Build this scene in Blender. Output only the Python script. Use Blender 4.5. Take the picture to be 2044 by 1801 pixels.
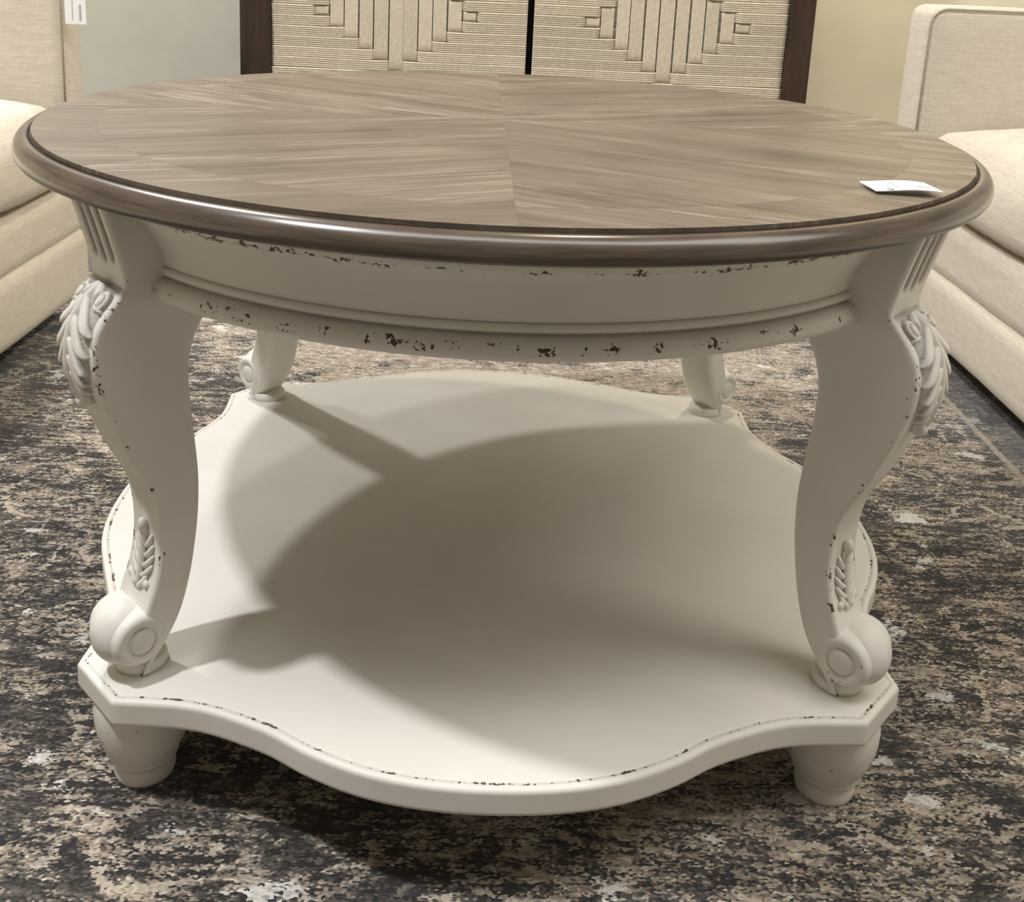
import bpy, bmesh, math, random
import numpy as np
from mathutils import Matrix, Vector

random.seed(7)
for o in list(bpy.data.objects):
    bpy.data.objects.remove(o, do_unlink=True)
scene = bpy.context.scene
COL = scene.collection

# ------------------------------------------------------------------ camera
F_PX, CX, CY, W, H = 2134.75, 985.46, 426.69, 2044.0, 1801.0
CAM_POS = (0.00851, -0.99895, 0.64859)
ROTVEC = (0.23561, 0.01918, 0.04504)
cam = bpy.data.cameras.new('camera')
camo = bpy.data.objects.new('camera', cam)
COL.objects.link(camo)
cam.sensor_fit = 'HORIZONTAL'
cam.sensor_width = 36.0
cam.lens = F_PX / W * 36.0
cam.shift_x = (W / 2 - CX) / W
cam.shift_y = (CY - H / 2) / W
cam.clip_start = 0.02
_a = Vector(ROTVEC)
R_wc = Matrix.Rotation(_a.length, 3, _a.normalized()) @ Matrix(((1, 0, 0), (0, 0, -1), (0, 1, 0)))
R_wb = Matrix(((1, 0, 0), (0, -1, 0), (0, 0, -1))) @ R_wc
camo.matrix_world = Matrix.Translation(CAM_POS) @ R_wb.transposed().to_4x4()
scene.camera = camo

# ------------------------------------------------------------------ world, lights, exposure
scene.view_settings.view_transform = 'Standard'
scene.view_settings.look = 'None'
scene.view_settings.gamma = 1.0
scene.view_settings.use_curve_mapping = False
scene.view_settings.exposure = 0.10
world = bpy.data.worlds.new('showroom_ambient')
scene.world = world
world.use_nodes = True
bg = world.node_tree.nodes['Background']
bg.inputs['Color'].default_value = (1.0, 0.88, 0.70, 1)
bg.inputs['Strength'].default_value = 0.15


def ceiling_spot(name, loc, power, color, target=None, radius=0.06, cone=130, blend=0.8):
    l = bpy.data.lights.new(name, 'SPOT')
    l.energy = power
    l.color = color
    l.shadow_soft_size = radius
    l.spot_size = math.radians(cone)
    l.spot_blend = blend
    o = bpy.data.objects.new(name, l)
    COL.objects.link(o)
    o.location = loc
    t = Vector(target if target else (loc[0] * 0.3, loc[1] * 0.3, 0.3))
    o.rotation_euler = (t - Vector(loc)).to_track_quat('-Z', 'Y').to_euler()
    return o


NEUTRAL = (1.0, 0.98, 0.95)
WARM = (1.0, 0.88, 0.66)
ceiling_spot('ceiling_spotlight_front', (-1.33, -0.70, 3.0), 228, (0.99, 0.99, 1.0), radius=0.07)
ceiling_spot('ceiling_spotlight_rear_left', (-1.08, 0.80, 2.4), 34, NEUTRAL)
ceiling_spot('ceiling_spotlight_far_left', (-1.47, 1.36, 2.4), 118, NEUTRAL)
ceiling_spot('ceiling_spotlight_rear', (0.31, 0.88, 2.4), 49, WARM)
ceiling_spot('left_sofa_fill_spot', (1.70, 0.60, 2.6), 150, (1.0, 0.92, 0.79), target=(-0.82, 0.45, 0.30), cone=25, blend=0.9)  # unseen spot, added to brighten the left sofa
ceiling_spot('wall_washer_right', (0.95, 1.20, 2.4), 310, (1.0, 0.83, 0.50), target=(1.0, 1.5, 0.55), cone=36, blend=0.6)


def fill_panel(name, loc, size, power, color, target):
    l = bpy.data.lights.new(name, 'AREA')
    l.shape = 'RECTANGLE'
    l.size, l.size_y = size
    l.energy = power
    l.color = color
    o = bpy.data.objects.new(name, l)
    COL.objects.link(o)
    o.location = loc
    o.rotation_euler = (Vector(target) - Vector(loc)).to_track_quat('-Z', 'Y').to_euler()
    return o


# unseen area lights added as soft fill, above the camera and at the right
fill_panel('overhead_fill_panel', (0.1, -1.0, 2.9), (2.4, 0.6), 34, (1.0, 0.98, 0.95), (0.1, -0.9, 0.0))  # added fill that lifts the shelf edge and lower legs
fill_panel('right_fill_panel', (2.1, -0.7, 2.9), (1.2, 1.6), 36, (1.0, 0.95, 0.87), (1.2, -0.5, 0.0))  # added fill for the left sofa and the right of the shelf

# ------------------------------------------------------------------ node helpers


class NT:
    def __init__(s, name):
        s.m = bpy.data.materials.new(name)
        s.m.use_nodes = True
        s.t = s.m.node_tree
        s.b = s.t.nodes['Principled BSDF']

    def n(s, typ, ins=None, **props):
        x = s.t.nodes.new(typ)
        for k, v in props.items():
            setattr(x, k, v)
        if ins:
            for k, v in ins.items():
                if isinstance(v, bpy.types.NodeSocket):
                    s.t.links.new(v, x.inputs[k])
                else:
                    x.inputs[k].default_value = v
        return x

    def math(s, op, a, b=0.0, c=0.0, clamp=False):
        x = s.n('ShaderNodeMath', operation=op, use_clamp=clamp)
        for i, v in enumerate((a, b, c)):
            if isinstance(v, bpy.types.NodeSocket):
                s.t.links.new(v, x.inputs[i])
            else:
                x.inputs[i].default_value = v
        return x.outputs[0]

    def mix(s, fac, a, b, blend='MIX'):
        x = s.n('ShaderNodeMix', data_type='RGBA', blend_type=blend)
        for i, v in ((0, fac), (6, a), (7, b)):
            if isinstance(v, bpy.types.NodeSocket):
                s.t.links.new(v, x.inputs[i])
            elif i == 0:
                x.inputs[0].default_value = v
            else:
                x.inputs[i].default_value = tuple(v) + ((1,) if len(v) == 3 else ())
        return x.outputs[2]

    def ramp(s, fac, stops, interp='LINEAR'):
        x = s.n('ShaderNodeValToRGB')
        s.t.links.new(fac, x.inputs[0])
        r = x.color_ramp
        r.interpolation = interp
        while len(r.elements) < len(stops):
            r.elements.new(0.5)
        for e, (p, c) in zip(r.elements, stops):
            e.position = p
            e.color = (tuple(c) + (1,)) if not isinstance(c, (int, float)) else (c, c, c, 1)
        return x.outputs[0]

    def coords(s, scale=(1, 1, 1), kind='Object', rot=(0, 0, 0), loc=(0, 0, 0)):
        tc = s.n('ShaderNodeTexCoord')
        mp = s.n('ShaderNodeMapping', {'Vector': tc.outputs[kind], 'Scale': scale, 'Rotation': rot, 'Location': loc})
        return mp.outputs[0]

    def noise(s, vec, scale, detail=4, rough=0.55, out='Fac', dist=0.0):
        return s.n('ShaderNodeTexNoise', {'Vector': vec, 'Scale': scale, 'Detail': detail, 'Roughness': rough, 'Distortion': dist}).outputs[out]

    def bump(s, h, strength, dist=0.001):
        x = s.n('ShaderNodeBump', {'Height': h, 'Strength': strength, 'Distance': dist})
        s.t.links.new(x.outputs[0], s.b.inputs['Normal'])

    def color(s, sock):
        if isinstance(sock, bpy.types.NodeSocket):
            s.t.links.new(sock, s.b.inputs['Base Color'])
        else:
            s.b.inputs['Base Color'].default_value = tuple(sock) + (1,)

    def rough(s, v):
        if isinstance(v, bpy.types.NodeSocket):
            s.t.links.new(v, s.b.inputs['Roughness'])
        else:
            s.b.inputs['Roughness'].default_value = v


def mat_paint():
    t = NT('chipped_cream_paint')
    v = t.coords()
    big = t.noise(v, 9, 3)
    base = t.ramp(big, [(0.3, (0.735, 0.71, 0.655)), (0.7, (0.795, 0.77, 0.715))])
    wear = t.n('ShaderNodeAttribute', attribute_name='wear').outputs['Fac']
    glaze = t.n('ShaderNodeAttribute', attribute_name='glaze').outputs['Fac']
    n1 = t.noise(v, 330, 3, 0.6)
    n2 = t.noise(v, 62, 2, 0.5)
    m = t.math('ADD', t.math('MULTIPLY', n1, 0.55), t.math('MULTIPLY', n2, 0.45))
    thr = t.math('SUBTRACT', 0.74, t.math('MULTIPLY', wear, 0.21))
    chip = t.math('MULTIPLY', t.math('SUBTRACT', m, thr), 60.0, clamp=True)
    chip = t.math('MULTIPLY', chip, t.math('GREATER_THAN', wear, 0.05))
    gl = t.math('MULTIPLY', glaze, t.math('ADD', t.math('MULTIPLY', n1, 0.8), 0.5), clamp=True)
    c = t.mix(gl, base, (0.115, 0.080, 0.052))
    c = t.mix(chip, c, t.ramp(n1, [(0.4, (0.035, 0.024, 0.017)), (0.7, (0.13, 0.08, 0.05))]))
    t.color(c)
    t.rough(0.5)
    t.b.inputs['Specular IOR Level'].default_value = 0.35
    fine = t.noise(v, 900, 2)
    hh = t.math('SUBTRACT', t.math('MULTIPLY', fine, 0.25), chip)
    t.bump(hh, 0.25, 0.0006)
    return t.m


def mat_wood_top():
    t = NT('greywashed_veneer')
    info = t.n('ShaderNodeObjectInfo')
    tc = t.n('ShaderNodeTexCoord')
    off = t.n('ShaderNodeVectorMath', {0: tc.outputs['Object'], 1: info.outputs['Location']}, operation='ADD')
    rnd = t.n('ShaderNodeCombineXYZ', {'X': t.math('MULTIPLY', info.outputs['Random'], 7.0), 'Y': t.math('MULTIPLY', info.outputs['Random'], 13.0), 'Z': 0.0})
    pos = t.n('ShaderNodeVectorMath', {0: off.outputs[0], 1: rnd.outputs[0]}, operation='ADD').outputs[0]

    def mp(sc):
        return t.n('ShaderNodeMapping', {'Vector': pos, 'Scale': sc}).outputs[0]
    g1 = t.noise(mp((3, 45, 1)), 1.0, 6, 0.62, dist=0.25)
    g2 = t.noise(mp((9, 230, 1)), 1.0, 4, 0.6)
    g3 = t.noise(mp((6, 16, 1)), 1.0, 4, 0.6, dist=0.8)
    f = t.math('ADD', t.math('ADD', t.math('MULTIPLY', g1, 0.42), t.math('MULTIPLY', g2, 0.26)), t.math('MULTIPLY', g3, 0.32))
    c = t.ramp(f, [(0.34, (0.062, 0.045, 0.031)), (0.45, (0.114, 0.087, 0.063)), (0.55, (0.156, 0.123, 0.091)), (0.65, (0.238, 0.195, 0.149))])
    # pale lime streaks lying in the pores
    s1 = t.noise(mp((14, 420, 1)), 1.0, 3, 0.6)
    s2 = t.noise(mp((2.2, 16, 1)), 1.0, 3, 0.5)
    st = t.math('MULTIPLY', t.math('MULTIPLY', t.math('SUBTRACT', s1, 0.53), 9.0, clamp=True), t.math('MULTIPLY', t.math('SUBTRACT', s2, 0.47), 6.0, clamp=True))
    c = t.mix(t.math('MULTIPLY', st, 0.72), c, (0.40, 0.35, 0.28))
    t.color(c)
    t.rough(0.40)
    t.b.inputs['Specular IOR Level'].default_value = 0.45
    t.bump(t.math('ADD', g2, st), 0.12, 0.0004)
    return t.m


def mat_rim():
    t = NT('dark_satin_rim_wood')
    v = t.coords()
    sep = t.n('ShaderNodeSeparateXYZ', {0: v})
    ang = t.math('ARCTAN2', sep.outputs[1], sep.outputs[0])
    cb = t.n('ShaderNodeCombineXYZ', {'X': t.math('MULTIPLY', ang, 6.0), 'Y': t.math('MULTIPLY', sep.outputs[2], 260.0), 'Z': 0.0})
    g = t.noise(cb.outputs[0], 1.0, 5, 0.6)
    gl = t.n('ShaderNodeAttribute', attribute_name='glaze').outputs['Fac']
    c = t.ramp(g, [(0.3, (0.048, 0.034, 0.025)), (0.7, (0.125, 0.092, 0.068))])
    c = t.mix(gl, c, (0.010, 0.007, 0.006))
    t.color(c)
    t.rough(0.27)
    t.b.inputs['Coat Weight'].default_value = 0.25
    t.b.inputs['Coat Roughness'].default_value = 0.22
    return t.m


def mat_rug():
    t = NT('distressed_oriental_rug')
    tc = t.n('ShaderNodeTexCoord')
    P = tc.outputs['Object']
    # every tuft is one cell of colour: snap the pattern to tufts
    CXS, CYS = 360, 600
    cells = t.n('ShaderNodeMapping', {'Vector': P, 'Scale': (CXS, CYS, 1)}).outputs[0]
    vor = t.n('ShaderNodeTexVoronoi', {'Vector': cells, 'Scale': 1.0, 'Randomness': 1.0}, voronoi_dimensions='2D')
    q = t.n('ShaderNodeMapping', {'Vector': vor.outputs['Position'], 'Scale': (1 / CXS, 1 / CYS, 1)}).outputs[0]
    sepc = t.n('ShaderNodeSeparateColor', {0: vor.outputs['Color']})
    r1, r2 = sepc.outputs[0], sepc.outputs[1]

    def mp(sc, loc=(0, 0, 0)):
        return t.n('ShaderNodeMapping', {'Vector': q, 'Scale': sc, 'Location': loc}).outputs[0]
    # woven streaks run across the rug (x)
    j1 = t.math('MULTIPLY', t.math('SUBTRACT', r1, 0.5), 0.16)
    j2 = t.math('MULTIPLY', t.math('SUBTRACT', r2, 0.5), 0.16)
    streak = t.noise(mp((30, 150, 1)), 1.0, 3, 0.6)
    streak2 = t.noise(mp((55, 170, 1), (4, 9, 0)), 1.0, 2, 0.6)
    patch = t.noise(mp((14, 24, 1), (3, 1, 0)), 1.0, 4, 0.62, dist=0.6)
    patch2 = t.noise(mp((15, 25, 1), (13, 7, 0)), 1.0, 3, 0.6, dist=0.4)
    broad = t.noise(mp((2.4, 3.0, 1), (8, 4, 0)), 1.0, 2, 0.5)
    base = t.ramp(t.math('ADD', t.math('ADD', t.math('MULTIPLY', streak2, 0.6), t.math('MULTIPLY', patch2, 0.4)), j1), [(0.38, (0.026, 0.024, 0.023)), (0.50, (0.082, 0.070, 0.061)), (0.62, (0.19, 0.156, 0.126))])
    dk = t.math('ADD', t.math('ADD', t.math('MULTIPLY', streak, 0.55), t.math('MULTIPLY', patch, 0.45)), t.math('ADD', j2, t.math('MULTIPLY', broad, 0.12)))
    dkm = t.math('MULTIPLY', t.math('SUBTRACT', 0.566, dk), 20.0, clamp=True)
    col = t.mix(t.math('MULTIPLY', dkm, 0.95), base, (0.011, 0.0105, 0.0105))
    lt = t.math('ADD', t.math('ADD', t.math('MULTIPLY', streak, 0.45), t.math('MULTIPLY', patch2, 0.55)), t.math('ADD', j1, t.math('MULTIPLY', broad, 0.24)))
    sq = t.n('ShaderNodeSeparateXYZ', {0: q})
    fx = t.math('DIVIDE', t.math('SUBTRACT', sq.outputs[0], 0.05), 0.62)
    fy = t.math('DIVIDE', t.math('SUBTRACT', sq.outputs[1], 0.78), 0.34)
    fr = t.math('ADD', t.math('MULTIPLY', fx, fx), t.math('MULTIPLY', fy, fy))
    pale_oval = t.math('SUBTRACT', 1.25, fr, clamp=True)          # paler oval behind the table: cream pattern, partly lighting put into the colour
    lt = t.math('ADD', lt, t.math('MULTIPLY', pale_oval, 0.15))
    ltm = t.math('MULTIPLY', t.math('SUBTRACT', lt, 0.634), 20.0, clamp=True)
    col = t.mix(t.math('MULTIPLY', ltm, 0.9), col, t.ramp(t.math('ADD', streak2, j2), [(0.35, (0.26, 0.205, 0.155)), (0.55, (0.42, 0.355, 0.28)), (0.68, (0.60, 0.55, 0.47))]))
    # faded floral rosettes: ring outlines
    wob = t.noise(mp((14, 14, 1)), 1.0, 2, 0.5, out='Color')
    qq = t.n('ShaderNodeVectorMath', {0: q, 1: t.n('ShaderNodeVectorMath', {0: wob, 1: (0.05, 0.05, 0)}, operation='MULTIPLY').outputs[0]}, operation='ADD').outputs[0]
    ros = t.n('ShaderNodeTexVoronoi', {'Vector': qq, 'Scale': 7.5, 'Randomness': 0.75}, voronoi_dimensions='2D')
    ring = t.math('SINE', t.math('MULTIPLY', ros.outputs['Distance'], 24.0))
    ringm = t.math('MULTIPLY', t.math('SUBTRACT', t.math('ADD', ring, t.math('MULTIPLY', j2, 2.0)), 0.72), 6.0, clamp=True)
    keep = t.math('MULTIPLY', t.math('SUBTRACT', t.noise(mp((9, 12, 1), (1, 7, 0)), 1.0, 3, 0.6), 0.455), 9.0, clamp=True)
    ringm = t.math('MULTIPLY', ringm, keep)
    ringm = t.math('MULTIPLY', ringm, t.math('GREATER_THAN', t.math('ADD', streak, j1), 0.45))
    col = t.mix(t.math('MULTIPLY', ringm, 0.9), col, (0.46, 0.40, 0.325))
    # small bleached islands with woven, ragged edges
    isl = t.math('ADD', t.noise(mp((13, 22, 1), (5, 2, 0)), 1.0, 3, 0.55), t.math('MULTIPLY', j1, 0.35))
    islm = t.math('MULTIPLY', t.math('SUBTRACT', isl, 0.64), 40.0, clamp=True)
    col = t.mix(islm, col, (0.62, 0.60, 0.555))
    # border line along the right sofa
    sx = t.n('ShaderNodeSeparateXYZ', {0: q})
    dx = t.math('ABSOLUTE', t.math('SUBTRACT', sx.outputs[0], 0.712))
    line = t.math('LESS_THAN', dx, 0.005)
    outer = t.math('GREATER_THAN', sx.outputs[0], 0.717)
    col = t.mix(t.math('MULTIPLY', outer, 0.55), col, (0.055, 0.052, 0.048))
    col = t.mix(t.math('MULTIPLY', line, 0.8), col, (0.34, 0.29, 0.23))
    # tuft to tuft variation
    hv = t.n('ShaderNodeHueSaturation', {'Color': col, 'Value': t.math('ADD', 0.80, t.math('MULTIPLY', r2, 0.40)), 'Saturation': 1.0})
    t.color(hv.outputs[0])
    t.rough(0.95)
    t.b.inputs['Specular IOR Level'].default_value = 0.1
    t.b.inputs['Sheen Weight'].default_value = 0.25
    fuzz = t.noise(t.n('ShaderNodeMapping', {'Vector': P, 'Scale': (700, 1000, 1)}).outputs[0], 1.0, 3, 0.7)
    h = t.math('ADD', t.math('MULTIPLY', fuzz, 1.2), t.math('MULTIPLY', r1, 0.4))
    h = t.math('ADD', h, t.math('MULTIPLY', streak, 1.0))
    t.bump(h, 0.7, 0.0016)
    return t.m


def mat_fabric(name, base, scale=(420, 420, 420)):
    t = NT(name)
    v = t.coords(scale)
    w1 = t.n('ShaderNodeTexWave', {'Vector': v, 'Scale': 0.9, 'Distortion': 2.5, 'Detail': 2.0, 'Detail Scale': 2.0}, wave_type='BANDS', bands_direction='X').outputs['Fac']
    w2 = t.n('ShaderNodeTexWave', {'Vector': v, 'Scale': 0.9, 'Distortion': 2.5, 'Detail': 2.0, 'Detail Scale': 2.0}, wave_type='BANDS', bands_direction='Z').outputs['Fac']
    v2 = t.coords()
    sl = t.noise(t.n('ShaderNodeMapping', {'Vector': v2, 'Scale': (30, 30, 330)}).outputs[0], 1.0, 4, 0.6)
    nb = t.noise(v2, 300, 3)
    hgt = t.math('ADD', t.math('ADD', t.math('MULTIPLY', w1, 0.3), t.math('MULTIPLY', w2, 0.4)), t.math('ADD', nb, sl))
    d = tuple(x * 0.84 for x in base)
    l = tuple(min(1, x * 1.08) for x in base)
    t.color(t.ramp(t.math('ADD', t.math('MULTIPLY', sl, 0.6), t.math('MULTIPLY', nb, 0.4)), [(0.35, d), (0.65, l)]))
    t.rough(0.95)
    t.b.inputs['Sheen Weight'].default_value = 0.2
    t.bump(hgt, 0.5, 0.0012)
    return t.m


def mat_plain(name, c, rough=0.6, noise=None, bump=0.0, spec=0.4):
    t = NT(name)
    if noise:
        n = t.noise(t.coords(), noise, 4)
        t.color(t.ramp(n, [(0.3, tuple(x * 0.93 for x in c)), (0.7, tuple(min(1, x * 1.06) for x in c))]))
        if bump:
            t.bump(n, bump, 0.001)
    else:
        t.color(c)
    t.rough(rough)
    t.b.inputs['Specular IOR Level'].default_value = spec
    return t.m


def mat_darkwood():
    t = NT('dark_walnut')
    v = t.coords((40, 40, 3))
    g = t.noise(v, 1.0, 5, 0.6, dist=0.4)
    t.color(t.ramp(g, [(0.3, (0.010, 0.0055, 0.0035)), (0.7, (0.060, 0.031, 0.017))]))
    t.rough(0.45)
    return t.m


def mat_cord():
    t = NT('natural_paper_cord')
    v = t.coords()
    n = t.noise(v, 160, 3)
    tw = t.n('ShaderNodeTexWave', {'Vector': t.coords((1, 1, 1)), 'Scale': 260.0, 'Distortion': 1.5}, wave_type='BANDS', bands_direction='DIAGONAL').outputs['Fac']
    info = t.n('ShaderNodeObjectInfo')
    c = t.ramp(n, [(0.3, (0.58, 0.51, 0.395)), (0.7, (0.72, 0.65, 0.525))])
    c = t.n('ShaderNodeHueSaturation', {'Color': c, 'Value': t.math('ADD', 0.92, t.math('MULTIPLY', info.outputs['Random'], 0.14))}).outputs[0]
    t.color(c)
    t.rough(0.85)
    t.bump(t.math('ADD', tw, n), 0.35, 0.0006)
    return t.m


M = {}
M['paint'] = mat_paint()
M['veneer'] = mat_wood_top()
M['rim'] = mat_rim()
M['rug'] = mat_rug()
M['fabric'] = mat_fabric('oatmeal_linen_weave', (0.66, 0.595, 0.50))
M['piping'] = mat_fabric('oatmeal_piping', (0.42, 0.36, 0.29))
M['wall'] = mat_plain('painted_wall', (0.60, 0.58, 0.49), 0.8, 6, 0.0, 0.2)
M['floor'] = mat_plain('grey_floor', (0.16, 0.15, 0.14), 0.7, 12)
M['walnut'] = mat_darkwood()
M['cord'] = mat_cord()
M['black'] = mat_plain('black_recess', (0.006, 0.005, 0.005), 0.8)
M['paper'] = mat_plain('white_card', (0.80, 0.80, 0.79), 0.5)
M['ink'] = mat_plain('grey_print', (0.40, 0.40, 0.40), 0.6)
M['darkfoot'] = mat_plain('black_wood_foot', (0.02, 0.016, 0.013), 0.5)

# ------------------------------------------------------------------ geometry helpers


def make(name, verts, faces, mat, parent=None, smooth=True, attrs=None, loc=None, rotz=None):
    me = bpy.data.meshes.new(name)
    me.from_pydata([tuple(map(float, v)) for v in verts], [], faces)
    if attrs:
        for k, vals in attrs.items():
            a = me.attributes.new(k, 'FLOAT', 'POINT')
            a.data.foreach_set('value', np.asarray(vals, dtype=np.float32))
    me.materials.append(mat)
    if smooth:
        me.polygons.foreach_set('use_smooth', [True] * len(me.polygons))
    me.update()
    o = bpy.data.objects.new(name, me)
    COL.objects.link(o)
    if loc is not None:
        o.location = loc
    if rotz is not None:
        o.rotation_euler = (0, 0, rotz)
    if parent:
        o.parent = parent
    return o


def fix_normals(o):
    bm = bmesh.new()
    bm.from_mesh(o.data)
    bmesh.ops.recalc_face_normals(bm, faces=bm.faces)
    bm.to_mesh(o.data)
    bm.free()
    return o


def empty(name, loc=(0, 0, 0), rotz=0):
    o = bpy.data.objects.new(name, None)
    COL.objects.link(o)
    o.location = loc
    o.rotation_euler = (0, 0, rotz)
    o.empty_display_size = 0.05
    return o


def tag(o, label, cat, group=None):
    o['label'] = label
    o['category'] = cat
    if group:
        o['group'] = group
    return o


class Geo:
    """collects vertices and faces of ONE mesh"""

    def __init__(s):
        s.v, s.f = [], []

    def add(s, verts, faces):
        k = len(s.v)
        s.v += [tuple(map(float, p)) for p in verts]
        s.f += [tuple(i + k for i in f) for f in faces]

    def build(s, name, mat, parent=None, smooth=True, **kw):
        return make(name, s.v, s.f, mat, parent, smooth, **kw)

    ground = 0


def lathe(profile, n=128, closed=False):
    """profile: list of (r, z); spun about z"""
    vs, fs = [], []
    m = len(profile)
    for i in range(n):
        a = 2 * math.pi * i / n
        c, s = math.cos(a), math.sin(a)
        for r, z in profile:
            vs.append((r * c, r * s, z))
    mm = m if closed else m - 1
    for i in range(n):
        j = (i + 1) % n
        for k in range(mm):
            k2 = (k + 1) % m
            fs.append((i * m + k, j * m + k, j * m + k2, i * m + k2))
    return vs, fs


def crom(xs, ys, x):
    """smooth interpolation through (xs, ys), xs increasing"""
    xs, ys = np.array(xs, float), np.array(ys, float)
    d = np.diff(ys) / np.diff(xs)
    m = np.empty_like(ys)
    m[1:-1] = (d[:-1] + d[1:]) / 2
    m[0], m[-1] = d[0], d[-1]
    x = np.clip(x, xs[0], xs[-1])
    i = np.clip(np.searchsorted(xs, x) - 1, 0, len(xs) - 2)
    h = xs[i + 1] - xs[i]
    t = (x - xs[i]) / h
    return (2 * t**3 - 3 * t**2 + 1) * ys[i] + (t**3 - 2 * t**2 + t) * h * m[i] + (-2 * t**3 + 3 * t**2) * ys[i + 1] + (t**3 - t**2) * h * m[i + 1]


def sweep(pts, radii, n=8, normal=None, flat=1.0):
    """tapered tube along pts; `flat` squashes it along the given normal"""
    pts = [Vector(p) for p in pts]
    vs, fs = [], []
    for i, p in enumerate(pts):
        t = (pts[min(i + 1, len(pts) - 1)] - pts[max(i - 1, 0)]).normalized()
        nn = Vector(normal[i]) if normal else Vector((0, 0, 1))
        if abs(nn.dot(t)) > 0.95:
            nn = Vector((1, 0, 0))
        b = t.cross(nn).normalized()
        nn = b.cross(t).normalized()
        for k in range(n):
            a = 2 * math.pi * k / n
            vs.append(p + b * (math.cos(a) * radii[i]) + nn * (math.sin(a) * radii[i] * flat))
    for i in range(len(pts) - 1):
        for k in range(n):
            k2 = (k + 1) % n
            fs.append((i * n + k, i * n + k2, (i + 1) * n + k2, (i + 1) * n + k))
    fs.append(tuple(range(n - 1, -1, -1)))
    fs.append(tuple((len(pts) - 1) * n + k for k in range(n)))
    return vs, fs


def ellipsoid(c, r, nu=24, nv=14):
    vs, fs = [], []
    for j in range(nv + 1):
        b = -math.pi / 2 + math.pi * j / nv
        for i in range(nu):
            a = 2 * math.pi * i / nu
            vs.append((c[0] + r[0] * math.cos(b) * math.cos(a), c[1] + r[1] * math.cos(b) * math.sin(a), c[2] + r[2] * math.sin(b)))
    for j in range(nv):
        for i in range(nu):
            k = (i + 1) % nu
            fs.append((j * nu + i, j * nu + k, (j + 1) * nu + k, (j + 1) * nu + i))
    return vs, fs


def box(c, s):
    x, y, z = c
    a, b, d = s[0] / 2, s[1] / 2, s[2] / 2
    v = [(x + i * a, y + j * b, z + k * d) for i in (-1, 1) for j in (-1, 1) for k in (-1, 1)]
    f = [(0, 1, 3, 2), (4, 6, 7, 5), (0, 4, 5, 1), (2, 3, 7, 6), (0, 2, 6, 4), (1, 5, 7, 3)]
    return v, f


def rounded_box(lo, hi, r, mid=6, k=4, crown=(0, 0, 0), wrinkle=0.0, seed=0):
    """soft box between corners lo and hi; crown = bulge of the +x/-x, +y/-y, +z faces"""
    lo, hi = np.array(lo, float), np.array(hi, float)
    c, h = (lo + hi) / 2, (hi - lo) / 2

    def ticks(hh):
        e = [-hh + r * (1 - math.cos(math.pi / 2 * i / k)) for i in range(k)]
        m = list(np.linspace(-hh + r, hh - r, mid + 1))
        return e + m + [-x for x in reversed(e)]
    T = [ticks(x) for x in h]
    idx, vs, fs = {}, [], []
    rng = np.random.RandomState(seed)
    ph = rng.rand(6) * 6.28

    def vert(p):
        key = tuple(round(x, 7) for x in p)
        if key in idx:
            return idx[key]
        p = np.array(p)
        q = np.clip(p, -(h - r), h - r)
        d = p - q
        n = np.linalg.norm(d)
        if n > 1e-9:
            p = q + d / n * r
        u = p / h
        p = p.copy()
        w = 1 - u**2
        w = np.clip(w, 0, 1)
        p[0] += np.sign(u[0]) * abs(u[0])**6 * crown[0] * w[1] * w[2]
        p[1] += np.sign(u[1]) * abs(u[1])**6 * crown[1] * w[0] * w[2]
        if u[2] > 0:
            p[2] += u[2]**3 * crown[2] * (w[0] * w[1])**0.33
        if wrinkle:
            s = math.sin(23 * p[1] + ph[0]) * math.sin(31 * p[0] + ph[1]) + 0.6 * math.sin(47 * p[1] + ph[2] + 9 * p[2])
            p += np.sign(u) * np.abs(u)**4 * wrinkle * s
        idx[key] = len(vs)
        vs.append(tuple(p + c))
        return idx[key]
    for ax in range(3):
        b, d = (ax + 1) % 3, (ax + 2) % 3
        for sg in (-1, 1):
            for i in range(len(T[b]) - 1):
                for j in range(len(T[d]) - 1):
                    q = []
                    for (bi, dj) in ((i, j), (i + 1, j), (i + 1, j + 1), (i, j + 1)):
                        p = [0, 0, 0]
                        p[ax], p[b], p[d] = sg * h[ax], T[b][bi], T[d][dj]
                        q.append(vert(p))
                    if len(set(q)) == 4:
                        fs.append(tuple(q if sg > 0 else q[::-1]))
    return vs, fs


# ------------------------------------------------------------------ setting
fl = make('floor', *box((0, 0, -0.062), (8, 8, 0.1)), M['floor'], smooth=False)
fl['kind'] = 'structure'
wl = make('wall_back', *box((0, 1.55, 1.24), (8, 0.1, 2.504)), M['wall'], smooth=False)
wl['kind'] = 'structure'
bs = make('baseboard_back', *box((0, 1.493, 0.033), (8, 0.014, 0.09)), M['paper'], smooth=False)
bs['kind'] = 'structure'

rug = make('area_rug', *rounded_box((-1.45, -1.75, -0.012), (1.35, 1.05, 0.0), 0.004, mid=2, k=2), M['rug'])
tag(rug, 'distressed charcoal, taupe and cream oriental rug under the coffee table', 'rug')

# ------------------------------------------------------------------ coffee table
table = empty('coffee_table')
tag(table, 'round coffee table with grey-brown wood top, chipped cream cabriole legs and lower shelf', 'coffee table')

OFF = (0.00286, -0.00011)
# top core, veneer, border
core = make('table_top', *lathe([(0.001, 0.480), (0.4095, 0.480), (0.4095, 0.4972), (0.001, 0.4972)], 160, True), M['rim'], table, smooth=False)
fix_normals(core)


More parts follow.
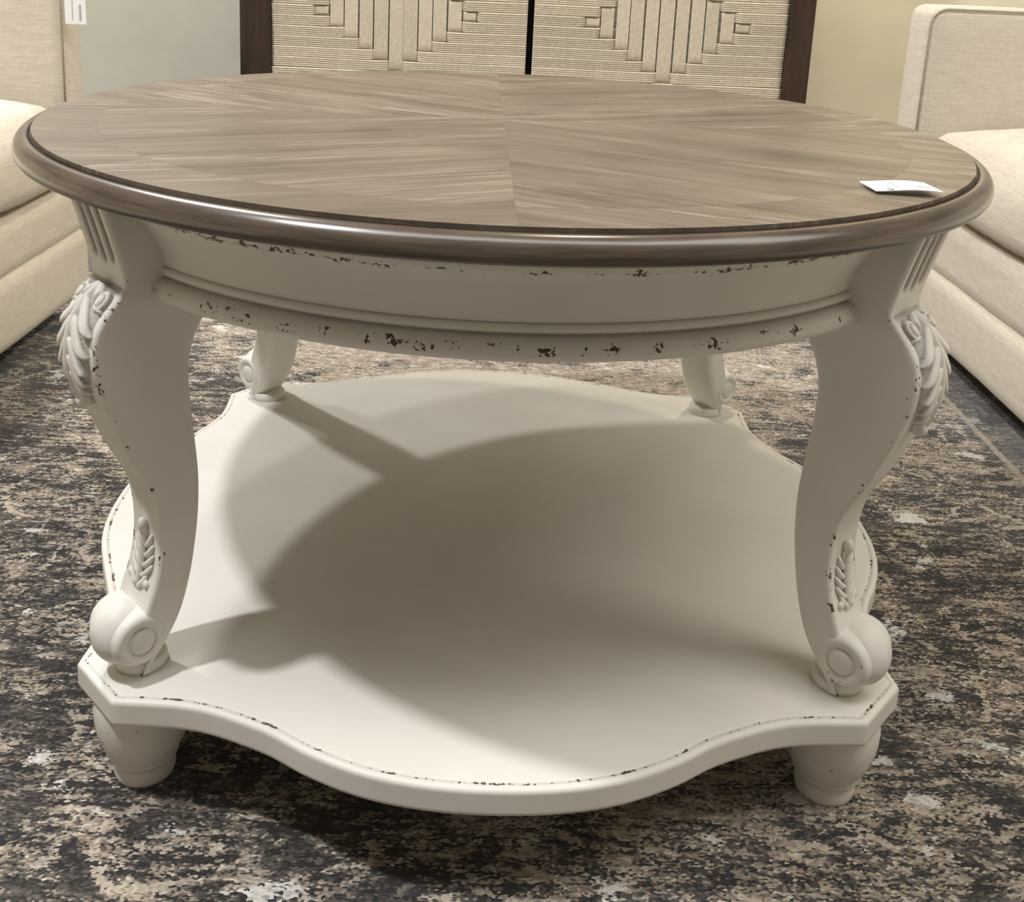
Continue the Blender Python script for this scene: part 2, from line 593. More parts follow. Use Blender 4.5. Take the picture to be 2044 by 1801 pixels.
def sector(a0, a1, r0, r1, z0, z1, n=24):
    vs, fs = [], []
    for i in range(n + 1):
        a = a0 + (a1 - a0) * i / n
        for r in (r0, r1):
            for z in (z0, z1):
                vs.append((r * math.cos(a), r * math.sin(a), z))
    for i in range(n):
        b, c = 4 * i, 4 * (i + 1)
        fs += [(b + 1, b + 3, c + 3, c + 1), (b, c, c + 2, b + 2), (b + 2, c + 2, c + 3, b + 3), (b, b + 1, c + 1, c)]
    fs += [(0, 2, 3, 1), (4 * n, 4 * n + 1, 4 * n + 3, 4 * n + 2)]
    return vs, fs


def rotated_piece(name, geo, ang, mat, parent):
    c, s = math.cos(-ang), math.sin(-ang)
    vs = [(x * c - y * s, x * s + y * c, z) for x, y, z in geo[0]]
    o = make(name, vs, geo[1], mat, parent, smooth=False, rotz=ang)
    return fix_normals(o)


SEAM = math.radians(-88.0)
for q in range(4):
    a0 = SEAM + q * math.pi / 2 + 0.00006
    a1 = SEAM + (q + 1) * math.pi / 2 - 0.00006
    grain = math.radians([-27, 27, -27, 27][q])
    rotated_piece('veneer_panel', sector(a0, a1, 0.0004, 0.35975, 0.4972, 0.5000), grain, M['veneer'], core)
for q in range(8):
    a0 = SEAM + q * math.pi / 4 + 0.00006
    a1 = SEAM + (q + 1) * math.pi / 4 - 0.00006
    mid = (a0 + a1) / 2
    rotated_piece('border_strip', sector(a0, a1, 0.35975, 0.4092, 0.4972, 0.5000), math.radians([-20, -20, 20, 20, -20, -20, 20, 20][q] + random.uniform(-6, 6)), M['veneer'], core)

rim_prof = [(0.405, 0.4805), (0.4096, 0.4940), (0.4108, 0.4932), (0.4116, 0.4962), (0.4130, 0.4975), (0.4160, 0.4970), (0.4190, 0.4952), (0.4215, 0.4925), (0.4232, 0.4893), (0.4240, 0.4858), (0.4236, 0.4828), (0.4222, 0.4806), (0.4195, 0.4794), (0.414, 0.4788), (0.385, 0.4788)]
v, f = lathe(rim_prof, 200)
gl = [1.0 if k in (1, 2) else (0.35 if k == 3 else (0.6 if k >= 12 else 0.0)) for _ in range(200) for k in range(len(rim_prof))]
rim = make('edge_moulding', v, f, M['rim'], table, attrs={'glaze': gl})
fix_normals(rim)

# apron: ring with a cove, a bead and a bottom ovolo
ap = [(0.345, 0.4788), (0.3835, 0.4788), (0.3832, 0.4690), (0.3825, 0.4645), (0.3805, 0.4635), (0.3775, 0.4600), (0.3735, 0.4540), (0.3695, 0.4470), (0.3660, 0.4400), (0.3640, 0.4340), (0.3632, 0.4290),
      (0.3628, 0.4265), (0.3622, 0.4258), (0.3640, 0.4250), (0.3652, 0.4232), (0.3652, 0.4214), (0.3640, 0.4196), (0.3622, 0.4188), (0.3630, 0.4180), (0.3665, 0.4170), (0.3700, 0.4145), (0.3718, 0.4110), (0.3722, 0.4075), (0.3712, 0.4045), (0.3690, 0.4022), (0.3650, 0.4010), (0.345, 0.4010)]
NA = 256
v, f = lathe(ap, NA, True)
ww, gg = [], []
for i in range(NA):
    for k, (r, z) in enumerate(ap):
        wv = 0.0
        if k in (3, 4):
            wv = 1.0
        if k in (2, 5):
            wv = 0.45
        if 20 <= k <= 22:
            wv = 0.70
        if k == 21:
            wv = 0.86
        ww.append(wv)
        gg.append(0.55 if k in (12, 17, 18) else (0.15 if k in (11, 19) else 0.0))
apron = make('apron', v, f, M['paint'], table, attrs={'wear': ww, 'glaze': gg})
fix_normals(apron)

# ---- cabriole legs
OZ = [0.100, 0.120, 0.140, 0.156, 0.164, 0.180, 0.199, 0.215, 0.234, 0.252, 0.276, 0.302, 0.322, 0.338, 0.352, 0.364, 0.377, 0.387, 0.397, 0.404, 0.410, 0.4135, 0.420, 0.432, 0.447, 0.461, 0.479]
OR = [0.383, 0.386, 0.386, 0.383, 0.380, 0.3745, 0.371, 0.3702, 0.3715, 0.376, 0.388, 0.399, 0.407, 0.412, 0.4160, 0.4175, 0.4165, 0.4135, 0.4070, 0.4010, 0.3955, 0.3925, 0.3925, 0.3950, 0.3990, 0.4030, 0.4085]
IZ = [0.100, 0.108, 0.118, 0.130, 0.145, 0.169, 0.197, 0.222, 0.250, 0.266, 0.290, 0.320, 0.348, 0.362, 0.371, 0.381, 0.400, 0.479]
IR = [0.3760, 0.3730, 0.3660, 0.3585, 0.3510, 0.3435, 0.3380, 0.3350, 0.3342, 0.3352, 0.3378, 0.3408, 0.3412, 0.3380, 0.3345, 0.3290, 0.3220, 0.3220]
TZ = [0.100, 0.130, 0.160, 0.200, 0.260, 0.340, 0.400, 0.479]
TT = [0.040, 0.046, 0.047, 0.047, 0.049, 0.054, 0.055, 0.055]


def leg_outer(z):
    return crom(OZ, OR, z)


def leg_half(z):
    return crom(TZ, TT, z) / 2


def face_point(w, z, h):
    """point on the outward face of the leg: w in [-1,1] across, z up, h out of the face"""
    dz = 0.001
    sl = (leg_outer(z + dz) - leg_outer(z - dz)) / (2 * dz)
    n = np.array([1.0, -sl]) / math.hypot(1, sl)
    round_ = 0.0035 * max(0.0, abs(w) - 0.55)**2 / 0.2
    return (float(leg_outer(z) - round_ + h * n[0]), float(w * leg_half(z)), float(z + h * n[1]))


def leg_mesh():
    nz = 150
    zs = np.linspace(0.100, 0.4785, nz)
    NW = 31
    verts, wear, glaze = [], [], []
    ring = None
    for z in zs:
        ro, ri, hw = float(leg_outer(z)), float(crom(IZ, IR, z)), float(leg_half(z))
        row = []
        # outward face, flutes in its upper part
        for i in range(NW):
            w = -1 + 2 * i / (NW - 1)
            u = ro
            e = max(0.0, abs(w) - 0.90) / 0.10
            u -= 0.0028 * (1 - math.sqrt(max(0.0, 1 - e * e)))
            g = 0.0
            up = min(1.0, max(0.0, (z - (0.4265 + 0.005 * abs(w))) / 0.006))
            if up > 0:
                for wc in (-0.5, 0.0, 0.5):
                    d = abs(w - wc) / 0.175
                    if d < 1:
                        g = max(g, (1 - d * d) * up)
                u -= 0.0055 * g
            led = max(0.0, 1 - abs(z - 0.4115) / 0.0022) if abs(w) < 0.86 else 0.0
            u -= 0.0022 * led
            wr = 0.0
            if 0.84 < abs(w) and z < 0.425:
                wr = 0.74
            row.append((u, w * hw, z))
            wear.append(wr)
            glaze.append(min(1.0, max(g * 1.5 if g > 0.12 else 0, led * 1.0)))
        # sides and inner edge
        ins = min(0.012, hw * 0.6)
        side = []
        for tt in np.linspace(0.06, 1.0, 7):
            side.append((ro - 0.0028 - (ro - 0.0028 - ri - ins) * tt, hw, z))
        cnr = []
        for a in np.linspace(0, math.pi / 2, 6)[1:]:
            cnr.append((ri + ins - ins * math.sin(a), hw - ins + ins * math.cos(a), z))
        half = side + cnr
        for p in half:
            row.append(p)
            wear.append(0.30 if p[0] > ro - 0.0075 and z < 0.40 else 0.0)
            glaze.append(0.0)
        for p in reversed(half):
            row.append((p[0], -p[1], p[2]))
            wear.append(0.30 if p[0] > ro - 0.0075 and z < 0.40 else 0.0)
            glaze.append(0.0)
        verts += row
        ring = len(row)
    faces = []
    for j in range(nz - 1):
        for k in range(ring):
            k2 = (k + 1) % ring
            faces.append((j * ring + k, j * ring + k2, (j + 1) * ring + k2, (j + 1) * ring + k))
    faces.append(tuple(range(ring - 1, -1, -1)))
    faces.append(tuple((nz - 1) * ring + k for k in range(ring)))
    return verts, faces, wear, glaze


def leaflet(g, p0, p1, bend, h0, h1, rmax, n=9, flat=0.75, tip=0.25):
    """one lobe of the carved leaf, from p0 to p1 in (w, z) face coordinates"""
    pts, rad, nor = [], [], []
    for i in range(n):
        t = i / (n - 1)
        w = p0[0] + (p1[0] - p0[0]) * t + bend[0] * math.sin(math.pi * t)
        z = p0[1] + (p1[1] - p0[1]) * t + bend[1] * math.sin(math.pi * t)
        h = h0 + (h1 - h0) * t
        pts.append(face_point(w, z, h))
        rad.append(max(0.0005, rmax * (0.35 + 0.65 * math.sin(math.pi * min(1, 0.15 + 0.75 * t))) * (1 if t < 0.85 else 1 - (1 - tip) * (t - 0.85) / 0.15)))
        a = face_point(w, z, h + 0.002)
        nor.append((a[0] - pts[-1][0], 0, a[2] - pts[-1][2]))
    g.add(*sweep(pts, rad, 8, nor, flat))


def acanthus():
    """carved leaf as relief on the outward face: a swelling body with overlapping lobes"""
    lobes = []
    zz = (0.4095, 0.3990, 0.3875, 0.3755, 0.3640, 0.3535, 0.3440)
    for s in (-1, 1):
        for k, z0 in enumerate(zz):
            t = k / 6.0
            phi = math.radians(52 - 34 * t)
            L = (0.0120, 0.0145, 0.0150, 0.0140, 0.0122, 0.0105, 0.0090)[k]
            wd = (0.0036, 0.0043, 0.0044, 0.0040, 0.0035, 0.0030, 0.0025)[k]
            dx, dz = math.sin(phi), -math.cos(phi)
            lobes.append((s * (0.0022 + dx * L * 0.92), z0 + dz * L * 0.92, s * phi, L, wd, k))
    nx, nz = 91, 150
    H = np.zeros((nz, nx))
    G = np.zeros((nz, nx))
    WS = np.linspace(-0.97, 0.97, nx)
    ZS = np.linspace(0.4108, 0.3225, nz)
    for j, z in enumerate(ZS):
        hw = float(leg_half(z))
        top = min(1.0, max(0.0, (0.4108 - z) / 0.010))
        low = min(1.0, max(0.0, (z - 0.3265) / 0.030))
        body = 0.0215 * (low**0.75) * (0.80 + 0.20 * top)
        for i, w in enumerate(WS):
            x = w * hw
            h, g = -0.0016, 0.0
            inside = abs(x) < body
            if inside:
                h = 0.0052 * math.sqrt(1 - (x / body)**2) * (0.35 + 0.65 * top) - 0.0010
                g = 0.45
            best = -1
            for (cx, cz, ph, L, wd, k) in lobes:
                dx, dz = x - cx, z - cz
                al = dx * math.sin(ph) - dz * math.cos(ph)
                u = al / L
                if abs(u) >= 1:
                    continue
                cr = dx * math.cos(ph) + dz * math.sin(ph) - 0.0016 * u * u * (1 if cx > 0 else -1)
                ww = wd * math.sqrt(1 - u * u) * (1.0 - 0.15 * u)
                d = abs(cr) / ww
                if d >= 1:
                    continue
                bump = 0.0036 * (1 - d**2.4) + 0.0012 * max(0.0, u) - 0.0009 * math.exp(-(cr / 0.0006)**2) * (1 - u * u)
                if bump > best:
                    best = bump
                    base = 0.0050 * math.sqrt(max(0.0, 1 - min(1, abs(x) / max(body, 1e-4))**2)) * (0.35 + 0.65 * top)
                    h2 = base + bump
                    if h2 > h:
                        h = h2
                        g = max(0.0, (d - 0.70) / 0.30) * 0.9
            # spine
            ds = abs(x) / (0.0034 * (0.55 + 0.45 * low))
            if ds < 1 and z > 0.328:
                hh = 0.0058 * (0.35 + 0.65 * top) + 0.0036 * (1 - ds**2)
                if hh > h:
                    h, g = hh, 0.0
            for s in (-1, 1):
                rr = math.hypot(x - s * 0.0158, z - 0.4025)
                if rr < 0.0066:
                    hh = 0.0020 + 0.0044 * math.sqrt(1 - (rr / 0.0066)**2)
                    if 0.0030 < rr < 0.0042:
                        hh -= 0.0014
                    h, g = max(h * 0.3, hh), (0.7 if 0.0031 < rr < 0.0041 or rr > 0.0060 else 0.0)
            rr = math.hypot(x, (z - 0.3300) * 0.85)
            if rr < 0.0050:
                hh = 0.0050 + 0.0052 * math.sqrt(1 - (rr / 0.0050)**2)
                if hh > h:
                    h, g = hh, 0.0
            H[j, i], G[j, i] = h, g
    for _ in range(2):          # soften as thick paint does
        P_ = np.pad(H, 1, mode='edge')
        H = 0.4 * H + 0.15 * (P_[:-2, 1:-1] + P_[2:, 1:-1] + P_[1:-1, :-2] + P_[1:-1, 2:])
    vs = [face_point(w, z, H[j, i]) for j, z in enumerate(ZS) for i, w in enumerate(WS)]
    fs = []
    for j in range(nz - 1):
        for i in range(nx - 1):
            fs.append((j * nx + i, j * nx + i + 1, (j + 1) * nx + i + 1, (j + 1) * nx + i))
    return vs, fs, G.ravel().tolist()


def ankle_leaf():
    g = Geo()
    leaflet(g, (0, 0.166), (0, 0.216), (0, 0), 0.0015, 0.0040, 0.0030, 12, 0.9, 0.9)
    g.add(*ellipsoid(face_point(0, 0.2155, 0.0035), (0.0040, 0.0042, 0.0062), 12, 8))
    for s in (-1, 1):
        for k in range(5):
            z0 = 0.1665 + 0.0078 * k
            ext = (0.46, 0.62, 0.62, 0.55, 0.44)[k]
            leaflet(g, (0.10 * s, z0), (ext * s, z0 + 0.0125), (0.05 * s, -0.001), 0.0018, 0.0014, 0.0025, 9, 0.9, 0.5)
        g.add(*ellipsoid(face_point(0.50 * s, 0.1710, 0.0010), (0.0024, 0.0036, 0.0036), 12, 8))
    return g


def scroll_geo(s):
    """spiral boss on one side of the foot; axis along the tangent"""
    prof = [(0.0001, 0.0026), (0.0060, 0.0024), (0.0088, 0.0016), (0.0100, 0.0003), (0.0106, -0.0009), (0.0116, -0.0002), (0.0140, 0.0012), (0.0165, 0.0014), (0.0188, 0.0003), (0.0203, -0.0022), (0.0210, -0.0060), (0.0210, -0.0230)]
    n = 40
    c = np.array([0.3895, 0.0, 0.1330])
    vs, fs = [], []
    for i in range(n):
        a = 2 * math.pi * i / n
        for (rr, hh) in prof:
            shift = 0.0012 if rr < 0.0110 else 0.0
            vs.append((c[0] + rr * math.cos(a) - shift, s * (0.0235 + hh), c[2] + rr * math.sin(a) - shift * 0.6))
    m = len(prof)
    for i in range(n):
        j = (i + 1) % n
        for k in range(m - 1):
            fs.append((i * m + k, j * m + k, j * m + k + 1, i * m + k + 1))
    wear = [0.55 if 5 <= k <= 8 else 0.0 for _ in range(n) for k in range(m)]
    glz = [0.35 if k == 4 else 0.0 for _ in range(n) for k in range(m)]
    return vs, fs, wear, glz


LEG_ANG = [math.radians(d) + 0.03626 + s * 0.03005 for d, s in ((-135, -1), (-45, 1), (45, -1), (135, 1))]
lv, lf, lw, lg = leg_mesh()
acg, ang_ = acanthus(), ankle_leaf()
leg_protos = None
for k, a in enumerate(LEG_ANG):
    if leg_protos is None:
        leg = make('leg', lv, lf, M['paint'], table, attrs={'wear': lw, 'glaze': lg})
        fix_normals(leg)
        subs = [make('acanthus_carving', acg[0], acg[1], M['paint'], leg, attrs={'glaze': acg[2]}), fix_normals(ang_.build('ankle_carving', M['paint'], leg))]
        subs.append(make('ball_foot', *ellipsoid((0.3955, 0, 0.1335), (0.0212, 0.0240, 0.0248), 40, 26), M['paint'], leg))
        for s in (-1, 1):
            v, f, w_, g_ = scroll_geo(s)
            subs.append(fix_normals(make('scroll', v, f, M['paint'], leg, attrs={'wear': w_, 'glaze': g_})))
        v, f = lathe([(0.0001, 0.1085), (0.0180, 0.1085), (0.0196, 0.1065), (0.0200, 0.1030), (0.0198, 0.0992), (0.0001, 0.0992)], 40)
        subs.append(fix_normals(make('collar', [(x + 0.3785, y, z) for x, y, z in v], f, M['paint'], leg)))
        leg_protos = (leg, subs)
    else:
        leg = leg_protos[0].copy()
        COL.objects.link(leg)
        leg.parent = table
        for s in leg_protos[1]:
            c = s.copy()
            COL.objects.link(c)
            c.parent = leg
    leg.location = (OFF[0], OFF[1], 0)
    leg.rotation_euler = (0, 0, a)

# ---- lower shelf with four clipped corners


def shelf_outline(n=720):
    out = []
    rc, hw = 0.4174, 0.0295
    lobes = [0.385, 0.384, 0.373, 0.378]     # front, right, rear, left
    lob_ang = [(LEG_ANG[k] + (LEG_ANG[(k + 1) % 4] + (2 * math.pi if k == 3 else 0))) / 2 for k in range(4)]
    for k in range(4):
        a0, a1 = LEG_ANG[k], LEG_ANG[(k + 1) % 4] + (2 * math.pi if k == 3 else 0)
        da = math.atan2(hw, rc)
        R0 = math.hypot(rc, hw)
        # clipped corner (straight) around a0
        for t in np.linspace(-1, 1, 9):
            out.append((rc * math.cos(a0) - t * hw * math.sin(a0), rc * math.sin(a0) + t * hw * math.cos(a0)))
        mid = (a0 + a1) / 2
        half = (a1 - a0) / 2 - da
        L = lobes[k]
        xs = [-1.0, -0.93, -0.86, -0.79, -0.70, -0.60, -0.48, -0.3, 0, 0.3, 0.48, 0.60, 0.70, 0.79, 0.86, 0.93, 1.0]
        e = [R0, 0.4010, 0.3870, 0.3785, 0.3735, 0.3722, 0.3745 + (L - 0.38) * 0.6, 0.3790 + (L - 0.38) * 0.9, L]
        ys = e + e[-2::-1]
        for x in np.linspace(-1, 1, 150)[1:-1]:
            r = float(crom(xs, ys, np.array([x]))[0])
            b = mid + x * half
            out.append((r * math.cos(b), r * math.sin(b)))
    return np.array(out)


so = shelf_outline()
N = len(so)
tan = np.roll(so, -1, 0) - np.roll(so, 1, 0)
nrm = np.stack([tan[:, 1], -tan[:, 0]], 1)
nrm /= np.linalg.norm(nrm, axis=1)[:, None]
ringp = [(0.0130, 0.0990, 0, 0), (0.0095, 0.0990, 0, 0), (0.0078, 0.0990, 0.5, 0), (0.0066, 0.0982, 1.0, 0.30), (0.0054, 0.0984, 0.9, 0.1), (0.0042, 0.0990, 0.2, 0), (0.0018, 0.0985, 0, 0), (0.0004, 0.0972, 0, 0), (0.0, 0.0955, 0, 0), (0.0, 0.0940, 0, 0), (0.0, 0.0810, 0.0, 0), (0.0, 0.0797, 0.3, 0), (0.0006, 0.0778, 0.55, 0), (0.0025, 0.0770, 0.5, 0), (0.008, 0.0770, 0, 0)]
v, ww, gg = [], [], []
for (ins, z, w_, g_) in ringp:
    rad_ = np.linalg.norm(so, axis=1)[:, None]
    cosn = np.clip((nrm * so / rad_).sum(1), 0.6, 1.0)[:, None]
    p = so * (1 - ins / cosn / rad_)
    v += [(x, y, z) for x, y in p]
    ww += [w_] * N
    gg += [g_] * N
f = []
for r in range(len(ringp) - 1):
    for i in range(N):
        j = (i + 1) % N
        f.append((r * N + i, (r + 1) * N + i, (r + 1) * N + j, r * N + j))
v += [(0, 0, 0.0990), (0, 0, 0.0770)]
ww += [0, 0]
gg += [0, 0]
for i in range(N):
    j = (i + 1) % N
    f.append((len(v) - 2, i, j))
    f.append((len(v) - 1, (len(ringp) - 1) * N + j, (len(ringp) - 1) * N + i))
shelf = make('shelf', v, f, M['paint'], table, attrs={'wear': ww, 'glaze': gg}, loc=(OFF[0], OFF[1], 0))
fix_normals(shelf)
for p in shelf.data.polygons:
    if len(p.vertices) == 3:
        p.use_smooth = False

# ---- turned bun feet
bun = [(0.0001, 0.0775), (0.0340, 0.0775), (0.0362, 0.0720), (0.0372, 0.0640), (0.0370, 0.0540), (0.0356, 0.0440), (0.0330, 0.0345), (0.0295, 0.0270), (0.0272, 0.0238), (0.0268, 0.0222), (0.0276, 0.0208), (0.0272, 0.0192), (0.0238, 0.0172), (0.0226, 0.0150), (0.0232, 0.0120), (0.0240, 0.0080), (0.0238, 0.0030), (0.0228, 0.0), (0.0001, 0.0)]
v, f = lathe(bun, 56)
ww = [0.58 if 3 <= k <= 6 else 0.0 for _ in range(56) for k in range(len(bun))]
gg = [0.18 if k in (9, 13) else 0.0 for _ in range(56) for k in range(len(bun))]
foot0 = None
for k, a in enumerate(LEG_ANG):
    if foot0 is None:
        foot0 = ft = fix_normals(make('bun_foot', v, f, M['paint'], table, attrs={'wear': ww, 'glaze': gg}))
    else:
        ft = foot0.copy()
        COL.objects.link(ft)
        ft.parent = table
    ft.location = (OFF[0] + 0.379 * math.cos(a), OFF[1] + 0.379 * math.sin(a), 0)
    ft.rotation_euler = (0, 0, a)

# ------------------------------------------------------------------ price card on the table top
card = empty('price_card', (0.2832, -0.2555, 0.5003), math.radians(-4))
tag(card, 'small white curled price card lying on the wooden table top', 'price tag')


def card_sheet(x0, x1, y0, y1, dz, th, n=14):
    vs, fs = [], []

    def zz(x, y):
        return 0.0012 + 0.0034 * (0.5 + (x / 0.045) * 0.15) + 0.0011 * math.sin((x + 0.01) * 90) - 0.028 * (y) * 1.0 * 0.12 + dz
    for i in range(n + 1):
        x = x0 + (x1 - x0) * i / n
        for y in (y0, y1):
            for t in (0, th):
                vs.append((x + y * -0.12, y, zz(x, y) + t))
    for i in range(n):
        b, c = 4 * i, 4 * (i + 1)
        fs += [(b + 1, c + 1, c + 3, b + 3), (b, b + 2, c + 2, c), (b, c, c + 1, b + 1), (b + 2, b + 3, c + 3, c + 2)]
    fs += [(0, 1, 3, 2), (4 * n, 4 * n + 2, 4 * n + 3, 4 * n + 1)]
    return vs, fs


fix_normals(make('card', *card_sheet(-0.0225, 0.0225, -0.0170, 0.0155, 0, 0.0006), M['paper'], card, smooth=False))
for (x0, x1, y0, y1) in ((-0.0060, -0.0038, -0.012, 0.010), (0.0085, 0.0135, -0.011, -0.002), (0.0150, 0.0180, -0.010, 0.0)):
    fix_normals(make('print_block', *card_sheet(x0, x1, y0, y1, 0.0006, 0.0001, 3), M['ink'], card, smooth=False))
v, f = lathe([(0.0016, 0.0), (0.0026, 0.0), (0.0026, 0.0003), (0.0016, 0.0003)], 18, True)
fix_normals(make('punched_hole_ring', [(x - 0.0105, y - 0.0145, z + 0.0036) for x, y, z in v], f, M['ink'], card))

# ------------------------------------------------------------------ sofas


def tube_path(pts, r, n=6):
    return sweep(pts, [r] * len(pts), n, [(0.3, 0.5, 0.8)] * len(pts))


def rounded_rect_path(x0, x1, z0, z1, y, r, open_bottom=True):
    p = [(x0, y, z0)]
    for a in np.linspace(math.pi, math.pi / 2, 8):
        p.append((x0 + r + r * math.cos(a), y, z1 - r + r * math.sin(a)))
    for a in np.linspace(math.pi / 2, 0, 8):
        p.append((x1 - r + r * math.cos(a), y, z1 - r + r * math.sin(a)))
    p.append((x1, y, z0))
    return p


def sofa(sg, xf, yfar_in, yfar_out, zrail, zcrease, zseat, arm_top, label, seam_y, armx):
    """sg=+1: sofa on the right, facing -x. built in world axes, mirrored by sg"""
    s = empty('sofa', (sg * (xf + 0.40), 0.1, 0))
    tag(s, label, 'sofa')
    inv = Matrix.Translation((-s.location[0], -s.location[1], 0))

    def bx(name, lo, hi, r, mat=M['fabric'], parent=s, **kw):
        v, f = rounded_box(lo, hi, r, **kw)
        v = [((sg * x) - (s.location[0] if parent is s else s.location[0]), y - s.location[1], z) for x, y, z in v]
        if sg < 0:
            f = [t[::-1] for t in f]
        return make(name, v, f, mat, parent)

    def tube(name, pts, r, parent, mat=M['piping']):
        v, f = tube_path([((sg * x) - s.location[0], y - s.location[1], z) for x, y, z in pts], r)
        return fix_normals(make(name, v, f, mat, parent))
    y0 = -0.95
    bx('base', (xf, y0, 0.045), (xf + 0.82, yfar_out, zrail + 0.012), 0.022, mid=14, crown=(0.004, 0, 0), wrinkle=0.0006, seed=1)
    bx('front_rail', (xf + 0.006, y0, zrail), (xf + 0.80, yfar_out - 0.002, zcrease), 0.026, mid=14, crown=(0.006, 0, 0), wrinkle=0.0012, seed=2)
    c1 = bx('seat_cushion', (xf - 0.004, seam_y + 0.003, zcrease + 0.004), (xf + 0.62, yfar_in - 0.004, zseat), 0.030, mid=14, crown=(0.012, 0.002, 0.058), wrinkle=0.0012, seed=3)
    c2 = bx('seat_cushion', (xf - 0.004, -0.20, zcrease + 0.004), (xf + 0.62, seam_y - 0.003, zseat), 0.030, mid=14, crown=(0.012, 0.002, 0.058), wrinkle=0.0012, seed=4)
    zt = zseat - 0.012
    tube('piping', [(xf + 0.0, seam_y + 0.03, zt), (xf - 0.003, (seam_y + yfar_in) / 2, zt), (xf + 0.0, yfar_in - 0.03, zt)], 0.0022, c1, M['fabric'])
    tube('piping', [(xf + 0.0, -0.17, zt), (xf - 0.003, (seam_y - 0.2) / 2, zt), (xf + 0.0, seam_y - 0.03, zt)], 0.0022, c2, M['fabric'])
    far = bx('arm', (armx, yfar_in, zcrease - 0.002), (xf + 0.84, yfar_out, arm_top), 0.022, mid=12, crown=(0.002, 0.004, 0.0), wrinkle=0.0005, seed=5)
    tube('piping', rounded_rect_path(armx + 0.006, xf + 0.83, zcrease + 0.01, arm_top - 0.006, yfar_in + 0.001, 0.028), 0.0020, far)
    near = bx('arm', (armx, y0 - 0.10, 0.045), (xf + 0.84, y0, arm_top), 0.022, mid=8, seed=6)
    tube('piping', rounded_rect_path(armx + 0.006, xf + 0.83, 0.06, arm_top - 0.006, y0 - 0.001, 0.028), 0.0020, near)
    bx('backrest', (xf + 0.66, y0, 0.045), (xf + 0.85, yfar_in, arm_top + 0.16), 0.05, mid=10, seed=7)
    for (xx, yy) in ((xf + 0.22, y0 + 0.05), (xf + 0.22, yfar_in - 0.08), (xf + 0.76, y0 + 0.05), (xf + 0.76, yfar_in - 0.05)):
        v, f = lathe([(0.0001, 0.05), (0.022, 0.05), (0.018, 0.0), (0.0001, 0.0)], 20)
        fix_normals(make('foot', [(x + sg * xx - s.location[0], y + yy - s.location[1], z) for x, y, z in v], f, M['darkfoot'], s))
    return s


sofa(1, 0.730, 0.870, 0.968, 0.150, 0.258, 0.366, 0.600, 'cream linen sofa to the right of the coffee table, its whole arm top in view', 0.405, 0.708)
sofa(-1, 0.720, 0.722, 0.795, 0.150, 0.246, 0.366, 0.640, 'beige linen sofa to the left of the coffee table, white tag on its arm', 0.10, 0.716)

# hang tag on the left sofa's arm
ht = empty('hang_tag', (-0.6945, 0.7135, 0.515), math.radians(4))
tag(ht, 'white printed hang tag dangling at the corner of the left sofa arm', 'price tag')
g = rounded_box((-0.0165, -0.0006, 0.0), (0.0165, 0.0006, 0.095), 0.0005, mid=2, k=2)
make('card', *g, M['paper'], ht, smooth=False)
for (x0, x1, z0, z1) in ((-0.0050, -0.0036, 0.006, 0.060), (0.0060, 0.0095, 0.006, 0.031), (0.0060, 0.0095, 0.040, 0.075)):
    make('print_line', *box(((x0 + x1) / 2, -0.0008, (z0 + z1) / 2), (x1 - x0, 0.0003, z1 - z0)), M['ink'], ht, smooth=False)
fix_normals(make('string', *sweep([(0, 0, 0.088), (-0.008, 0.004, 0.105), (-0.016, 0.012, 0.122), (-0.022, 0.02, 0.1265)], [0.0008] * 4, 6), M['paper'], ht))

# ------------------------------------------------------------------ cabinet with woven cord doors
CYF = 1.12
cab = empty('cabinet', (0.024, CYF + 0.19, -0.012))
tag(cab, 'dark wooden cabinet with two woven natural cord doors against the wall', 'cabinet')
cl = cab.location


def cbox(name, x0, x1, y0, y1, z0, z1, mat, parent=cab, r=0.003):
    v, f = rounded_box((x0, y0, z0), (x1, y1, z1), r, mid=1, k=2)
    return make(name, [(x - cl[0], y - cl[1], z - cl[2]) for x, y, z in v], f, mat, parent)


ZT = 0.98
cbox('side_post', -0.534, -0.474, CYF - 0.012, CYF + 0.37, -0.012, ZT, M['walnut'])
cbox('side_post', 0.533, 0.582, CYF - 0.012, CYF + 0.37, -0.012, ZT, M['walnut'])
cbox('top_panel', -0.55, 0.598, CYF - 0.02, CYF + 0.375, ZT, ZT + 0.035, M['walnut'])
cbox('bottom_rail', -0.474, 0.533, CYF, CYF + 0.36, 0.03, 0.085, M['walnut'])
cbox('back_panel', -0.474, 0.533, CYF + 0.03, CYF + 0.36, 0.085, ZT, M['black'])

ROW = 0.0205
DC = 0.5325           # height of the middle of the woven diamond


def ribbed(length, width, ncord, along, depth, ns=8):
    """flat strap of parallel cords; front towards -y; depth(l) pushes it back and forth"""
    vs, fs = [], []
    cw = width / ncord
    prof = []
    for c in range(ncord):
        for a in (0, 45, 90, 135):
            t = math.radians(a)
            prof.append((-width / 2 + cw * (c + 0.5) - cw / 2 * math.cos(t), -cw * 0.42 * math.sin(t)))
    prof.append((width / 2, 0.0))
    prof.append((width / 2, 0.002))
    prof.append((-width / 2, 0.002))
    m = len(prof)
    for i in range(ns + 1):
        l = -length / 2 + length * i / ns
        d = depth(l)
        for (p, dep) in prof:
            vs.append((l, dep + d, p) if along == 'x' else (p, dep + d, l))
    for i in range(ns):
        for k in range(m):
            k2 = (k + 1) % m
            fs.append((i * m + k, i * m + k2, (i + 1) * m + k2, (i + 1) * m + k))
    fs.append(tuple(range(m)))
    fs.append(tuple(ns * m + k for k in range(m - 1, -1, -1)))
    return vs, fs


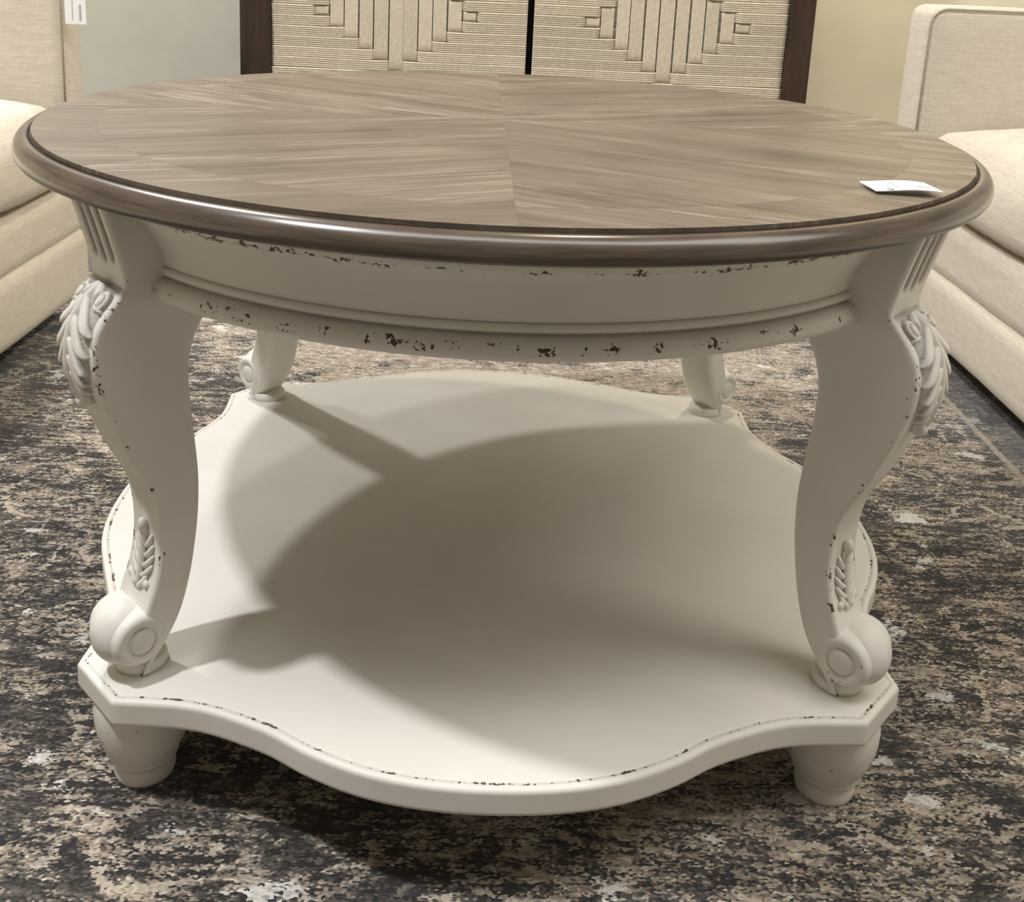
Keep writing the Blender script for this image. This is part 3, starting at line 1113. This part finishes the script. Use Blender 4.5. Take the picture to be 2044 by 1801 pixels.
def mesh_only(name, geo, mat):
    o = make(name, geo[0], geo[1], mat)
    fix_normals(o)
    me = o.data
    bpy.data.objects.remove(o)
    return me


def place(name, me, parent, loc, rot=(0, 0, 0)):
    o = bpy.data.objects.new(name, me)
    COL.objects.link(o)
    o.parent = parent
    o.location = loc
    o.rotation_euler = rot
    return o


for d, (x0, x1, xc) in enumerate(((-0.4735, 0.0285, -0.229), (0.0400, 0.5325, 0.300))):
    door = cbox('door', x0 + 0.001, x1 - 0.001, CYF + 0.008, CYF + 0.024, 0.09, ZT - 0.004, M['cord'])
    w = x1 - x0
    mid = (x0 + x1) / 2
    vw, pit = 0.0282, 0.0290
    hmes = {}
    for j in range(-21, 22):
        jj = abs((j + 6) % 13 - 6)          # rows away from the middle of the nearest diamond
        half = (6 - jj - 0.5) * pit if jj < 6 else 0.0
        if jj not in hmes:
            def dep(l, half=half):
                u = abs(l + mid - xc)
                if half <= 0:
                    return -0.0035
                t = min(1.0, max(0.0, (u - half + 0.004) / 0.010))
                far = min(1.0, max(0.0, (u - half) / 0.16))
                return 0.0050 - t * 0.0115 + 0.006 * far
            hmes[jj] = mesh_only('strap_mesh', ribbed(w - 0.001, ROW * 0.97, 5, 'x', dep, 60), M['cord'])
        place('horizontal_strap', hmes[jj], door, (mid - cl[0], CYF + 0.0010 - cl[1], DC + j * ROW - cl[2]), (math.radians(random.uniform(4, 9)), 0, 0))
    vmes = {}
    for k in range(-5, 6):
        for cen in (-13, 0, 13):
            ln = (2 * (5 - abs(k)) + 1) * ROW - 0.001
            if abs(k) not in vmes:
                vmes[abs(k)] = mesh_only('vstrap_mesh', ribbed(ln + 0.012, vw * random.uniform(0.86, 0.99), 7, 'z', lambda l, h=ln / 2: 0.006 * min(1.0, max(0.0, (abs(l) - h + 0.004) / 0.008)), 16), M['cord'])
            jit = random.uniform(-0.0012, 0.0012)
            place('vertical_strap', vmes[abs(k)], door, (xc + k * pit + jit - cl[0], CYF - 0.0012 - cl[1], DC + cen * ROW - cl[2]))
